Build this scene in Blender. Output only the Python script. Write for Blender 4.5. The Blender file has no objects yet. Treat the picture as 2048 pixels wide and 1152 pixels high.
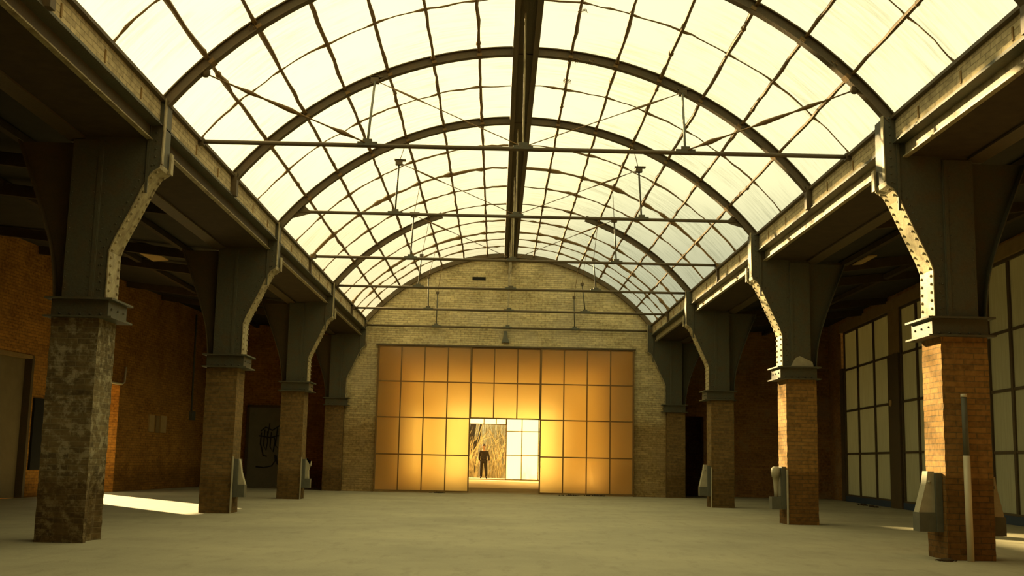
import bpy, bmesh, math, random
from mathutils import Matrix, Vector
random.seed(7)
S = bpy.context.scene
COL = S.collection
# ------------------------------------------------------------------ camera
YAW, PITCH, ROLL = .0111, .1494, .0207
fwd = Vector((math.sin(YAW)*math.cos(PITCH), math.cos(YAW)*math.cos(PITCH), math.sin(PITCH)))
rt = Vector((math.cos(YAW), -math.sin(YAW), 0)); up = rt.cross(fwd)
r2 = math.cos(ROLL)*rt + math.sin(ROLL)*up; u2 = -math.sin(ROLL)*rt + math.cos(ROLL)*up
cam = bpy.data.objects.new('camera', bpy.data.cameras.new('camera')); COL.objects.link(cam)
cam.data.sensor_width = 36; cam.data.lens = 2283.46*36/2048; cam.data.clip_end = 400
M = Matrix((r2, u2, -fwd)).transposed().to_4x4(); M.translation = (0, 0, 1.0); cam.matrix_world = M
S.camera = cam
S.view_settings.view_transform = 'Standard'; S.view_settings.look = 'None'
S.view_settings.gamma = 1; S.view_settings.exposure = 0.0; S.view_settings.use_curve_mapping = False
S.cycles.use_denoising = True
S.cycles.max_bounces = 10; S.cycles.diffuse_bounces = 6; S.cycles.transmission_bounces = 8; S.cycles.transparent_max_bounces = 12
S.cycles.sample_clamp_indirect = 4
# ------------------------------------------------------------------ sky
W = bpy.data.worlds.new('sky'); S.world = W; W.use_nodes = True
nt = W.node_tree; nt.nodes.clear()
def N(t, ty, **k):
    n = t.nodes.new(ty)
    for a, b in k.items(): setattr(n, a, b)
    return n
tc = N(nt, 'ShaderNodeTexCoord'); sp = N(nt, 'ShaderNodeSeparateXYZ'); cr = N(nt, 'ShaderNodeValToRGB')
bg = N(nt, 'ShaderNodeBackground'); wo = N(nt, 'ShaderNodeOutputWorld')
nt.links.new(tc.outputs['Generated'], sp.inputs[0]); nt.links.new(sp.outputs['Z'], cr.inputs[0])
nt.links.new(cr.outputs[0], bg.inputs[0]); nt.links.new(bg.outputs[0], wo.inputs[0])
e = cr.color_ramp.elements
e[0].position = 0.0; e[0].color = (.62, .56, .34, 1)
e[1].position = 1.0; e[1].color = (1.0, .93, .53, 1)
for p_, c_ in ((.10, (.28, .29, .205, 1)), (.14, (.31, .32, .225, 1)), (.18, (.44, .435, .29, 1)), (.23, (.76, .72, .43, 1)), (.28, (1.0, .92, .52, 1))):
    x = e.new(p_); x.color = c_
bg.inputs[1].default_value = 1.42
# ------------------------------------------------------------------ sun, low, from far left
SD = Vector((.61*math.cos(math.radians(16)), -.79*math.cos(math.radians(16)), -math.sin(math.radians(16)))).normalized()
sun = bpy.data.objects.new('sun', bpy.data.lights.new('sun', 'SUN')); COL.objects.link(sun)
sun.data.energy = 27; sun.data.angle = math.radians(1.0); sun.data.color = (1, .74, .36)
sun.rotation_euler = SD.to_track_quat('-Z', 'Y').to_euler(); sun.location = (-30, 60, 30)

# ------------------------------------------------------------------ materials
def mat(name):
    m = bpy.data.materials.new(name); m.use_nodes = True; t = m.node_tree; t.nodes.clear()
    o = N(t, 'ShaderNodeOutputMaterial'); return m, t, o
def L(t, a, b): t.links.new(a, b)
def coords(t, uv=True, sc=(1, 1, 1)):
    c = N(t, 'ShaderNodeTexCoord'); mp = N(t, 'ShaderNodeMapping'); mp.inputs['Scale'].default_value = sc
    L(t, c.outputs['UV' if uv else 'Object'], mp.inputs[0]); return mp.outputs[0]
def noise(t, v, scale, detail=6, rough=.6):
    n = N(t, 'ShaderNodeTexNoise'); n.inputs['Scale'].default_value = scale; n.inputs['Detail'].default_value = detail
    n.inputs['Roughness'].default_value = rough; L(t, v, n.inputs['Vector']); return n.outputs['Fac']
def ramp(t, f, stops):
    r = N(t, 'ShaderNodeValToRGB'); el = r.color_ramp.elements
    el[0].position, el[0].color = stops[0][0], (*stops[0][1], 1); el[1].position, el[1].color = stops[-1][0], (*stops[-1][1], 1)
    for p, c in stops[1:-1]:
        q = el.new(p); q.color = (*c, 1)
    L(t, f, r.inputs[0]); return r.outputs[0]
def mixc(t, f, a, b, mode='MIX'):
    m = N(t, 'ShaderNodeMix', data_type='RGBA', blend_type=mode)
    if isinstance(f, float): m.inputs['Factor'].default_value = f
    else: L(t, f, m.inputs['Factor'])
    for i, s in ((6, a), (7, b)):
        if isinstance(s, tuple): m.inputs[i].default_value = (*s, 1)
        else: L(t, s, m.inputs[i])
    return m.outputs[2]
def bsdf(t, o, color, rough=.8, metal=0., bump=None, bd=.02, spec=.3):
    b = N(t, 'ShaderNodeBsdfPrincipled')
    if isinstance(color, tuple): b.inputs['Base Color'].default_value = (*color, 1)
    else: L(t, color, b.inputs['Base Color'])
    if isinstance(rough, float): b.inputs['Roughness'].default_value = rough
    else: L(t, rough, b.inputs['Roughness'])
    b.inputs['Metallic'].default_value = metal; b.inputs['Specular IOR Level'].default_value = spec
    if bump is not None:
        n = N(t, 'ShaderNodeBump'); n.inputs['Strength'].default_value = .8; n.inputs['Distance'].default_value = bd
        L(t, bump, n.inputs['Height']); L(t, n.outputs[0], b.inputs['Normal'])
    L(t, b.outputs[0], o.inputs[0]); return b
def brick(name, c1, c2, mo, g1=(.35, .35, .3), stain=.5, plaster=None, seed=0., row=.064, foot=None):
    m, t, o = mat(name); v = coords(t); b = N(t, 'ShaderNodeTexBrick')
    b.inputs['Scale'].default_value = 1; b.inputs['Brick Width'].default_value = .23; b.inputs['Row Height'].default_value = row
    b.inputs['Mortar Size'].default_value = .006; b.inputs['Mortar Smooth'].default_value = .4; b.inputs['Bias'].default_value = -.1
    b.inputs['Color1'].default_value = (*c1, 1); b.inputs['Color2'].default_value = (*c2, 1); b.inputs['Mortar'].default_value = (*mo, 1)
    vo = N(t, 'ShaderNodeVectorMath', operation='ADD'); vo.inputs[1].default_value = (seed, seed*1.7, 0); L(t, v, vo.inputs[0]); vv = vo.outputs[0]
    wob = N(t, 'ShaderNodeVectorMath', operation='MULTIPLY_ADD')
    nn = N(t, 'ShaderNodeTexNoise'); nn.inputs['Scale'].default_value = 9; L(t, vv, nn.inputs['Vector'])
    L(t, nn.outputs['Color'], wob.inputs[0]); wob.inputs[1].default_value = (.012, .012, 0); L(t, vv, wob.inputs[2]); L(t, wob.outputs[0], b.inputs['Vector'])
    n1 = noise(t, vv, 1.3, 7, .62); n2 = noise(t, vv, 14, 4)
    c = mixc(t, ramp(t, n1, ((.35, (0, 0, 0)), (.65, (stain,)*3))), b.outputs['Color'], g1, 'MULTIPLY')
    c = mixc(t, ramp(t, n2, ((.35, (0, 0, 0)), (.75, (.35,)*3))), c, tuple(min(1, x*2.0) for x in c1), 'MIX')
    if plaster:
        n3 = noise(t, vv, plaster[2] if len(plaster) > 2 else .7, 8, .7); c = mixc(t, ramp(t, n3, ((.50, (0, 0, 0)), (.60, (plaster[1],)*3))), c, plaster[0])
    if foot:   # tinted darker up to a ragged height
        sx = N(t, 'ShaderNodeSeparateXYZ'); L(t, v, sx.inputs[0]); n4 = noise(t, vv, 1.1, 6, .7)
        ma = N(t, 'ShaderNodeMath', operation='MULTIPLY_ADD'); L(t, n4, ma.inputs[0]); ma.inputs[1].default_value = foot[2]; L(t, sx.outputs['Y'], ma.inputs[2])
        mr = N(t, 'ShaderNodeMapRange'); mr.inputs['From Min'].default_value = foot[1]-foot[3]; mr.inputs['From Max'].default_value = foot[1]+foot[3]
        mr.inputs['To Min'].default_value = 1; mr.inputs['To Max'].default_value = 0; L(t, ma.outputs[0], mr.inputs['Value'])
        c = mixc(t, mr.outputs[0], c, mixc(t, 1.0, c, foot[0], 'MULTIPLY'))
    h = mixc(t, .35, b.outputs['Fac'], n2, 'SUBTRACT'); inv = N(t, 'ShaderNodeInvert'); L(t, b.outputs['Fac'], inv.inputs[1])
    hh = mixc(t, .3, inv.outputs[0], n2)
    bsdf(t, o, c, .9, bump=hh, bd=.012, spec=.15); return m
def rusty(name, base, rust, amt=.5, rough=.6, metal=.0, scale=6):
    m, t, o = mat(name); v = coords(t, False); n1 = noise(t, v, scale, 8, .65); n2 = noise(t, v, scale*7, 3)
    c = mixc(t, ramp(t, n1, ((.45, (0, 0, 0)), (.68, (amt,)*3))), base, rust)
    c = mixc(t, ramp(t, n2, ((.4, (0, 0, 0)), (.8, (.35,)*3))), c, tuple(x*.45 for x in base))
    bsdf(t, o, c, rough, metal, n2, .004, .35); return m
def plain(name, c, rough=.8, metal=0., var=.25, scale=8, spec=.3, bd=.004):
    m, t, o = mat(name); v = coords(t, False); n1 = noise(t, v, scale, 6)
    cc = mixc(t, n1, tuple(x*(1-var) for x in c), tuple(min(1, x*(1+var)) for x in c))
    bsdf(t, o, cc, rough, metal, n1, bd, spec); return m

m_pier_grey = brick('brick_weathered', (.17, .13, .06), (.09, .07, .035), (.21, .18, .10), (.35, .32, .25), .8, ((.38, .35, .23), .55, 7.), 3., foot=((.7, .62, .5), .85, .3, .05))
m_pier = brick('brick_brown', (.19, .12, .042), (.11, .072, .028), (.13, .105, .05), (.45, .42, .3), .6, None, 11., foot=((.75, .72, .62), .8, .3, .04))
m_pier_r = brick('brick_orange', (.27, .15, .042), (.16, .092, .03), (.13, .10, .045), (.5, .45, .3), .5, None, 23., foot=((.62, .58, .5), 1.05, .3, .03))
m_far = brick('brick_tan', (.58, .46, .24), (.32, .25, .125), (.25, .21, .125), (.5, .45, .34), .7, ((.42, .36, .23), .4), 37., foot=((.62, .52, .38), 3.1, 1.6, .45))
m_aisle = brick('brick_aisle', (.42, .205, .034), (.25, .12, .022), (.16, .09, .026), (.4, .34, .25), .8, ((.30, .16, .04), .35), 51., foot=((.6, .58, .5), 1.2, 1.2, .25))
m_aisle_r = brick('brick_aisle_right', (.33, .17, .05), (.2, .10, .03), (.22, .15, .07), (.45, .42, .3), .7, ((.30, .22, .11), .5), 67.)
m_para = brick('brick_parapet', (.50, .42, .25), (.32, .26, .15), (.24, .20, .12), (.4, .38, .3), .7, None, 5.)
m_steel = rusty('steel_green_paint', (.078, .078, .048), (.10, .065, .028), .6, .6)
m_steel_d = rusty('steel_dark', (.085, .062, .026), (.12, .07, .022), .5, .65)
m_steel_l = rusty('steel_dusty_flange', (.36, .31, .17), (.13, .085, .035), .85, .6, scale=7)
m_bar = rusty('glazing_iron', (.16, .095, .026), (.15, .08, .02), .6, .7)  # brown base stands in for the orange glow bright glass throws around bars
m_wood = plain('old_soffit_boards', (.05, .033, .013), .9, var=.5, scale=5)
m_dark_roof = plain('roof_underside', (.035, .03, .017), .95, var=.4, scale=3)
m_cast = plain('cast_iron_pale', (.36, .33, .22), .6, var=.3, scale=9)
m_cast_d = plain('cast_iron_dark', (.10, .10, .07), .6, var=.3, scale=9)
m_black = plain('black_board', (.008, .008, .006), .9, var=.2)
m_pipe = plain('pale_pipe', (.55, .50, .34), .5, var=.12, scale=12)
m_gdoor = plain('grey_painted_door', (.17, .175, .12), .6, var=.25, scale=4)
m_ldoor = plain('brown_grey_door', (.17, .13, .06), .7, var=.25, scale=3)
m_ink = plain('graffiti_paint', (.035, .037, .03), .8, var=.1)
m_blue = plain('blue_kickplate', (.035, .055, .085), .6, var=.15, scale=5)
m_room = plain('room_plaster', (.78, .64, .36), .9, var=.08, scale=2)
m_plate = plain('wall_plates', (.40, .27, .10), .7, var=.2)
m_lintel = plain('timber_lintel', (.26, .17, .06), .85, var=.35, scale=4)

def floor_mat():
    m, t, o = mat('concrete_floor'); v = coords(t, False)
    n1 = noise(t, v, .45, 9, .65); n2 = noise(t, coords(t, False, (3, .8, 1)), 1.6, 8, .7); n3 = noise(t, v, 30, 3)
    c = mixc(t, ramp(t, n1, ((.3, (0, 0, 0)), (.7, (1, 1, 1)))), (.27, .25, .16), (.41, .375, .235))
    c = mixc(t, ramp(t, n2, ((.52, (0, 0, 0)), (.74, (.5,)*3))), c, (.17, .15, .095))
    c = mixc(t, ramp(t, n3, ((.35, (0, 0, 0)), (.8, (.25,)*3))), c, (.42, .40, .29))
    bsdf(t, o, c, .75, bump=n3, bd=.004, spec=.3); return m
m_floor = floor_mat()

def vault_glass():
    m, t, o = mat('dusty_wired_glass'); uv = coords(t)
    st = noise(t, coords(t, True, (9, .8, 1)), 1.2, 7, .7)      # streaks down the slope
    sp_ = noise(t, uv, .5, 4, .6)
    g = mixc(t, 1.0, ramp(t, st, ((.44, (0, 0, 0)), (.64, (1, 1, 1)))), ramp(t, sp_, ((.40, (0, 0, 0)), (.58, (1, 1, 1)))), 'MULTIPLY')
    tr = N(t, 'ShaderNodeBsdfTransparent'); L(t, mixc(t, g, (.95, .95, .90), (.60, .61, .56)), tr.inputs[0])
    tl = N(t, 'ShaderNodeBsdfTranslucent'); tl.inputs[0].default_value = (.9, .88, .74, 1)
    mx = N(t, 'ShaderNodeMixShader'); mx.inputs[0].default_value = .12; L(t, tr.outputs[0], mx.inputs[1]); L(t, tl.outputs[0], mx.inputs[2])
    L(t, mx.outputs[0], o.inputs[0]); return m
m_vglass = vault_glass()
def pane_mat(name, tint, tcol, clear, streak=.3, blur=0., rough=.4):
    m, t, o = mat(name); st = noise(t, coords(t, True, (14, .6, 1)), 1.5, 6, .7)
    tr = N(t, 'ShaderNodeBsdfTransparent'); tr.inputs[0].default_value = (*tint, 1)
    tl = N(t, 'ShaderNodeBsdfTranslucent'); L(t, mixc(t, ramp(t, st, ((.4, (0, 0, 0)), (.7, (streak,)*3))), tcol, tuple(x*.6 for x in tcol)), tl.inputs[0])
    df = N(t, 'ShaderNodeBsdfDiffuse'); df.inputs[0].default_value = (*tuple(x*.75 for x in tcol), 1)
    gl = N(t, 'ShaderNodeBsdfGlossy'); gl.inputs['Roughness'].default_value = .12; gl.inputs[0].default_value = (.8, .8, .7, 1)
    a = N(t, 'ShaderNodeMixShader'); a.inputs[0].default_value = .30; L(t, tl.outputs[0], a.inputs[1]); L(t, df.outputs[0], a.inputs[2])
    b = N(t, 'ShaderNodeMixShader'); b.inputs[0].default_value = 1-clear; L(t, tr.outputs[0], b.inputs[1]); L(t, a.outputs[0], b.inputs[2])
    if blur:
        rf = N(t, 'ShaderNodeBsdfRefraction'); rf.inputs['Roughness'].default_value = rough; rf.inputs['IOR'].default_value = 1.25; rf.inputs[0].default_value = (*tint, 1)
        e_ = N(t, 'ShaderNodeMixShader'); e_.inputs[0].default_value = blur; L(t, b.outputs[0], e_.inputs[1]); L(t, rf.outputs[0], e_.inputs[2]); b = e_
    c = N(t, 'ShaderNodeMixShader'); c.inputs[0].default_value = .05; L(t, b.outputs[0], c.inputs[1]); L(t, gl.outputs[0], c.inputs[2])
    L(t, c.outputs[0], o.inputs[0]); return m
m_gate = pane_mat('amber_sheet', (1, .90, .66), (1, .85, .53), .45, .12, .62, .34)
m_back = pane_mat('pale_sheet', (1, .95, .75), (.97, .93, .70), .35, .1)
m_win = pane_mat('frosted_dirty_glass', (.5, .5, .4), (.50, .48, .34), .10, .6)

# ------------------------------------------------------------------ mesh builder
class MB:
    def __init__(s): s.v = []; s.f = []; s.sm = []
    def add(s, vs, fs, smooth=False):
        b = len(s.v); s.v += [tuple(x) for x in vs]; s.f += [[i+b for i in f] for f in fs]; s.sm += [smooth]*len(fs); return s
    def box(s, x0, x1, y0, y1, z0, z1):
        return s.add([(x, y, z) for z in (z0, z1) for y in (y0, y1) for x in (x0, x1)],
                     [(0, 2, 3, 1), (4, 5, 7, 6), (0, 1, 5, 4), (2, 6, 7, 3), (0, 4, 6, 2), (1, 3, 7, 5)])
    def obox(s, c, ax, ay, az):   # centre and three half-vectors
        c, ax, ay, az = map(Vector, (c, ax, ay, az))
        return s.add([c+i*ax+j*ay+k*az for k in (-1, 1) for j in (-1, 1) for i in (-1, 1)],
                     [(0, 2, 3, 1), (4, 5, 7, 6), (0, 1, 5, 4), (2, 6, 7, 3), (0, 4, 6, 2), (1, 3, 7, 5)])
    def prism(s, poly, axis, a, b):   # poly 2D in the two other axes, extruded a..b along axis
        def P(p, h): return (h, p[0], p[1]) if axis == 'x' else ((p[0], h, p[1]) if axis == 'y' else (p[0], p[1], h))
        n = len(poly)
        return s.add([P(p, a) for p in poly]+[P(p, b) for p in poly],
                     [tuple(range(n)), tuple(range(2*n-1, n-1, -1))]+[(i, i+n, (i+1) % n+n, (i+1) % n) for i in range(n)])
    def tube(s, pts, r, k=6, smooth=True):
        pts = [Vector(p) for p in pts]; n = len(pts); rs = r if isinstance(r, (list, tuple)) else [r]*n
        vs = []; fs = []; ref = None
        for i, p in enumerate(pts):
            d = (pts[min(i+1, n-1)]-pts[max(i-1, 0)]).normalized()
            if ref is None: ref = d.orthogonal().normalized()
            a = (ref-ref.dot(d)*d).normalized(); ref = a; b = d.cross(a)
            for j in range(k):
                th = 2*math.pi*j/k; vs.append(p+rs[i]*(math.cos(th)*a+math.sin(th)*b))
        for i in range(n-1):
            for j in range(k): fs.append((i*k+j, i*k+(j+1) % k, (i+1)*k+(j+1) % k, (i+1)*k+j))
        fs += [tuple(range(k-1, -1, -1)), tuple((n-1)*k+j for j in range(k))]
        return s.add(vs, fs, smooth)
    def band(s, path, y0, y1, th):  # strip following an XZ path, thickness th to the left of the path, extruded in y
        pts = [Vector((p[0], 0, p[1])) for p in path]; n = len(pts); off = []
        for i, p in enumerate(pts):
            d = (pts[min(i+1, n-1)]-pts[max(i-1, 0)]).normalized(); off.append(p+th*Vector((-d.z, 0, d.x)))
        for i in range(n-1):
            a, b, c, d = pts[i], pts[i+1], off[i+1], off[i]
            s.prism([(q.x, q.z) for q in (a, b, c, d)], 'y', y0, y1)
        return s
    def ball(s, c, r, k=6, m=4, sq=(1, 1, 1)):
        vs = [(c[0], c[1], c[2]-r*sq[2])]; fs = []
        for i in range(1, m):
            ph = -math.pi/2+math.pi*i/m
            for j in range(k):
                th = 2*math.pi*j/k; vs.append((c[0]+r*sq[0]*math.cos(ph)*math.cos(th), c[1]+r*sq[1]*math.cos(ph)*math.sin(th), c[2]+r*sq[2]*math.sin(ph)))
        vs.append((c[0], c[1], c[2]+r*sq[2])); T = len(vs)-1
        for j in range(k):
            fs.append((0, 1+(j+1) % k, 1+j)); fs.append((T, T-k+j, T-k+(j+1) % k))
            for i in range(m-2): fs.append((1+i*k+j, 1+i*k+(j+1) % k, 1+(i+1)*k+(j+1) % k, 1+(i+1)*k+j))
        return s.add(vs, fs, True)
    def build(s, name, material, parent=None, loc=None):
        me = bpy.data.meshes.new(name); me.from_pydata(s.v, [], s.f); me.update()
        if s.f:
            bm = bmesh.new(); bm.from_mesh(me); bmesh.ops.recalc_face_normals(bm, faces=bm.faces)
            uv = bm.loops.layers.uv.new('UVMap')
            for f in bm.faces:
                n = f.normal
                for l in f.loops:
                    c = l.vert.co
                    if abs(n.z) > .8: l[uv].uv = (c.x, c.y)
                    elif abs(n.x) > abs(n.y): l[uv].uv = (c.y, c.z)
                    else: l[uv].uv = (c.x, c.z)
            bm.to_mesh(me); bm.free()
        for p, q in zip(me.polygons, s.sm): p.use_smooth = q
        me.materials.append(material)
        o = bpy.data.objects.new(name, me); COL.objects.link(o)
        if loc is not None:
            me.transform(Matrix.Translation(-Vector(loc))); o.location = loc
        if parent:
            o.parent = parent
            if loc is None: o.matrix_parent_inverse = parent.matrix_world.inverted()
        return o
def tag(o, label=None, cat=None, group=None, kind=None):
    if label: o['label'] = label
    if cat: o['category'] = cat
    if group: o['group'] = group
    if kind: o['kind'] = kind
    return o
def thing(name, loc, label, cat, group=None):
    o = bpy.data.objects.new(name, None); COL.objects.link(o); o.empty_display_size = .2
    o.location = loc; o.matrix_world = Matrix.Translation(loc); return tag(o, label, cat, group)
def struct(o): o['kind'] = 'structure'; return o

CX, CZ, RR = .31, 1.63, 5.5
A0 = math.radians(51.3)
def arc(r, n=48, a0=-A0, a1=A0): return [(CX+r*math.sin(a0+(a1-a0)*i/n), CZ+r*math.cos(a0+(a1-a0)*i/n)) for i in range(n+1)]
def vp(a, r=RR): return (CX+r*math.sin(a), CZ+r*math.cos(a))
def XL(y): return -10.06+.084*(y-23.76)
def XR(y): return 9.57+.06*(y-20.9)

# ------------------------------------------------------------------ ground and floor
m_ground = plain('outside_ground', (.55, .44, .24), .95, var=.2, scale=.6)
struct(MB().box(-60, 60, -30, 140, -.30, -.06).build('ground', m_ground))
fl = MB()
fl.add([(XL(-8), -8, 0), (XR(-8), -8, 0), (XR(37), 37.4, 0), (XL(37.4), 37.4, 0), (XL(-8), -8, -.06), (XR(-8), -8, -.06), (XR(37), 37.4, -.06), (XL(37.4), 37.4, -.06)],
       [(0, 1, 2, 3), (7, 6, 5, 4), (0, 4, 5, 1), (1, 5, 6, 2), (2, 6, 7, 3), (3, 7, 4, 0)])
struct(fl.build('floor', m_floor))

# ------------------------------------------------------------------ side walls (slightly out of square, as in the photo)
def seg(mb, fx, y0, y1, z0, z1, th, side):
    a, b = fx(y0), fx(y1)
    mb.prism([(a, y0), (b, y1), (b+side*th, y1), (a+side*th, y0)], 'z', z0, z1)
wl = MB()
TW = .9
seg(wl, XL, -8, 23.1, -.05, 5.46, .6, -1)
seg(wl, XL, 23.1, 24.68, 3.0, 5.46, .6, -1)
seg(wl, XL, 24.68, 25.5, -.05, 5.46, TW, -1)
seg(wl, XL, 25.5, 29.25, 2.66, 5.46, TW, -1)
seg(wl, XL, 29.25, 37.4, -.05, 5.46, TW, -1)
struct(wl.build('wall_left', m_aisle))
wr = MB()
seg(wr, XR, 34.3, 37.4, -.05, 5.5, .5, 1)
seg(wr, XR, -8, 34.3, 5.04, 5.5, .5, 1)
seg(wr, XR, -8, 12.2, -.05, 5.04, .5, 1)
struct(wr.build('wall_right', m_aisle_r))
lt = MB(); seg(lt, lambda y: XR(y)-.06, 12.2, 34.3, 4.98, 5.24, .06, 1)
struct(lt.build('trim_1', m_lintel))
# aisle end walls
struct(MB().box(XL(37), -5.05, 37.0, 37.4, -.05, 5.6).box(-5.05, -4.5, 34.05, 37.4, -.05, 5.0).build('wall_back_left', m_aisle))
struct(MB().box(6.50, XR(36), 36.0, 36.4, -.05, 5.6).box(5.56, 5.88, 36.0, 36.4, -.05, 5.6).box(5.88, 6.50, 36.0, 36.4, 2.47, 5.6)
       .box(5.0, 5.56, 34.05, 36.4, -.05, 5.0).box(5.4, 7, 37.9, 38, -.05, 3).box(5.4, 5.5, 36.4, 38, -.05, 3).box(6.9, 7, 36.4, 38, -.05, 3).box(5.4, 7, 36.4, 38, 2.9, 3.).build('wall_back_right', m_aisle_r))
# wall behind the viewer
struct(MB().box(XL(-8), XR(-8), -8.3, -8, -.05, 7.4).build('wall_front', m_aisle_r))
struct(MB().box(-4.2, 4.82, -8, 5.0, 5.3, 5.5).box(-4.2, 4.82, 4.9, 5.0, 5.5, 7.3).build('ceiling_light_block', m_dark_roof))  # out-of-view roof, added to cut light on surfaces facing the camera
# nave end wall with arched top and door opening
nw = MB()
AP = arc(5.42, 40)
x0, x1 = -4.5, 5.02
nw.box(x0, -3.58, 34.0, 34.4, -.05, 4.34).box(4.08, x1, 34.0, 34.4, -.05, 4.34)
nw.box(x0, x1, 34.0, 34.4, 4.34, CZ+5.42*math.cos(A0))
for i in range(40):
    (a, za), (b, zb) = AP[i], AP[i+1]
    zb0 = CZ+5.42*math.cos(A0)
    nw.prism([(a, zb0), (b, zb0), (b, zb), (a, za)], 'y', 34.0, 34.4)
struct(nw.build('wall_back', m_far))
hole = MB().box(-.82, -.42, 33.985, 34.02, 6.33, 6.43).build('vent_hole', m_black); tag(hole, 'small dark rectangular hole high in the arched brick wall, left of the ridge beam', 'vent')
corbel = MB().prism([(.10, 4.46), (.34, 4.46), (.27, 4.62), (.24, 4.80), (.17, 4.80), (.14, 4.6)], 'y', 33.9, 34.0).build('corbel', m_cast_d)
tag(corbel, 'small dark bracket stub on the brick wall above the centre of the glazed gate', 'bracket')

# ------------------------------------------------------------------ aisle ceilings
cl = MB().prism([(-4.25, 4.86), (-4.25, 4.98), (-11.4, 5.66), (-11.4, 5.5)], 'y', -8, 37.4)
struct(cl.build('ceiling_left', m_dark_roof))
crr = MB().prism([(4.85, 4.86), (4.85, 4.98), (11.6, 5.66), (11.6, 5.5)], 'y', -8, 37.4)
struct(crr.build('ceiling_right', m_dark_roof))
k = 0
for side, gx in ((-1, -4.9), (1, 5.5)):
    for Y in (15.2, 17.5, 22.2, 24.5, 29.2, 31.6):
        o = MB()
        xw = (XL(Y)+.02) if side < 0 else (XR(Y)-.02)
        o.obox(((gx+xw)/2, Y, 4.86+.30*.5+.0), ((xw-gx)/2, 0, .28), (0, .05, 0), (0, 0, .09))
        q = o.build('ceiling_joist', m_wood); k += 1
        nf = {15.2: 'nearer of two between the first and second', 17.5: 'farther of two between the first and second', 22.2: 'nearer of two between the second and third', 24.5: 'farther of two between the second and third', 29.2: 'nearer of two beyond the third', 31.6: 'farther of two beyond the third'}[Y]
        tag(q, 'dark roof joist, %s %s piers' % (nf, 'left' if side < 0 else 'right'), 'joist', 'joists under the %s aisle roof' % ('left' if side < 0 else 'right'))
for side, x in ((-1, -6.2), (-1, -7.8), (1, 6.8), (1, 8.4)):
    z = 4.86+abs(x-(-4.25 if side < 0 else 4.85))*.0895-.02
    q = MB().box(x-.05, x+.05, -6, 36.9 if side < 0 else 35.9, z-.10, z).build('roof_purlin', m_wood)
    tag(q, 'long dark timber purlin under the %s aisle roof, %s the nave' % ('left' if side < 0 else 'right', 'nearer to' if abs(x) in (6.2, 6.8) else 'farther from'), 'purlin')
q = MB().obox((-7.17, 23.15, 5.02), (.16, 0, .015), (0, .75, 0), (0, 0, .012)).build('pale_ceiling_patch', m_plate)  # pale colour imitates a lit gap in the roof
tag(q, 'pale patch for a lit gap in the left aisle roof between the first two piers', 'board')
q = MB().obox((7.05, 21.7, 4.96), (.09, 0, .01), (0, .5, 0), (0, 0, .012)).build('pale_ceiling_patch', m_plate)
tag(q, 'short pale board under the dark right aisle ceiling beyond the first pier', 'board')

# ------------------------------------------------------------------ parapets and girders
def side_girder(side):
    s = side; nm = 'left' if s < 0 else 'right'
    P = -3.97 if s < 0 else 4.58
    def X(u): return P+s*u
    def bx(mb, u0, u1, z0, z1, y0=-8, y1=34.0):
        a, b = sorted((X(u0), X(u1))); return mb.box(a, b, y0, y1, z0, z1)
    struct(bx(MB(), .02, .26, 4.765, 5.045).build('wall_parapet_%s' % nm, m_para))
    t = thing('girder', (X(.1), 0, 4.6), 'long riveted steel girder carrying the %s parapet across the piers' % nm, 'girder')
    bx(MB(), -.035, .05, 5.045, 5.085).build('top_angle', m_steel_d, t)
    bx(bx(MB(), -.02, .27, 4.75, 4.765), .0, .02, 4.765, 4.80).build('ledge_plate', m_steel, t)
    bx(MB(), .125, .145, 4.60, 4.75).build('web', m_steel_l if s > 0 else m_steel_d, t)  # right side lighter, left darker: sunlit and shaded webs put into the material
    bx(MB(), .09, .155, 4.585, 4.60).build('bottom_flange', m_steel_l, t)
    bx(MB(), .145, .95, 4.605, 4.63).build('soffit', m_wood, t)
    bx(bx(MB(), .95, .98, 4.60, 4.90), .86, 1.08, 4.575, 4.60).build('outer_beam', m_steel_d, t)
    # small bolts/marks on the brick band
    y = 9.8
    while y < 33.5:
        MB().box(*sorted((X(.008), X(.03))), y, y+.03, 4.84, 4.97).build('anchor_plate', m_lintel, t); y += 1.17
side_girder(-1); side_girder(1)

# ------------------------------------------------------------------ brick piers with steel heads
def jitter_brick(X0, X1, Y0, Y1, z1, damage=None, seed=1):
    rnd = random.Random(seed); bm = bmesh.new()
    nx, ny, nz = 6, 6, 38
    mb = MB(); idx = {}
    def V(i, j, k):
        if (i, j, k) not in idx:
            x = X0+(X1-X0)*i/nx; y = Y0+(Y1-Y0)*j/ny; z = z1*k/nz
            e = (i in (0, nx))+(j in (0, ny))
            a = .0045 if e == 2 else .002
            x += rnd.uniform(-a, a)-(.0); y += rnd.uniform(-a, a)
            if damage: x, y = damage(x, y, z)
            idx[(i, j, k)] = len(mb.v); mb.v.append((x, y, z))
        return idx[(i, j, k)]
    for k in range(nz):
        for i in range(nx):
            mb.f.append([V(i, 0, k), V(i+1, 0, k), V(i+1, 0, k+1), V(i, 0, k+1)]); mb.f.append([V(i+1, ny, k), V(i, ny, k), V(i, ny, k+1), V(i+1, ny, k+1)])
        for j in range(ny):
            mb.f.append([V(0, j+1, k), V(0, j, k), V(0, j, k+1), V(0, j+1, k+1)]); mb.f.append([V(nx, j, k), V(nx, j+1, k), V(nx, j+1, k+1), V(nx, j, k+1)])
    for i in range(nx):
        for j in range(ny):
            mb.f.append([V(i, j, nz), V(i+1, j, nz), V(i+1, j+1, nz), V(i, j+1, nz)]); mb.f.append([V(i, j+1, 0), V(i+1, j+1, 0), V(i+1, j, 0), V(i, j, 0)])
    mb.sm = [False]*len(mb.f); return mb
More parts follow.
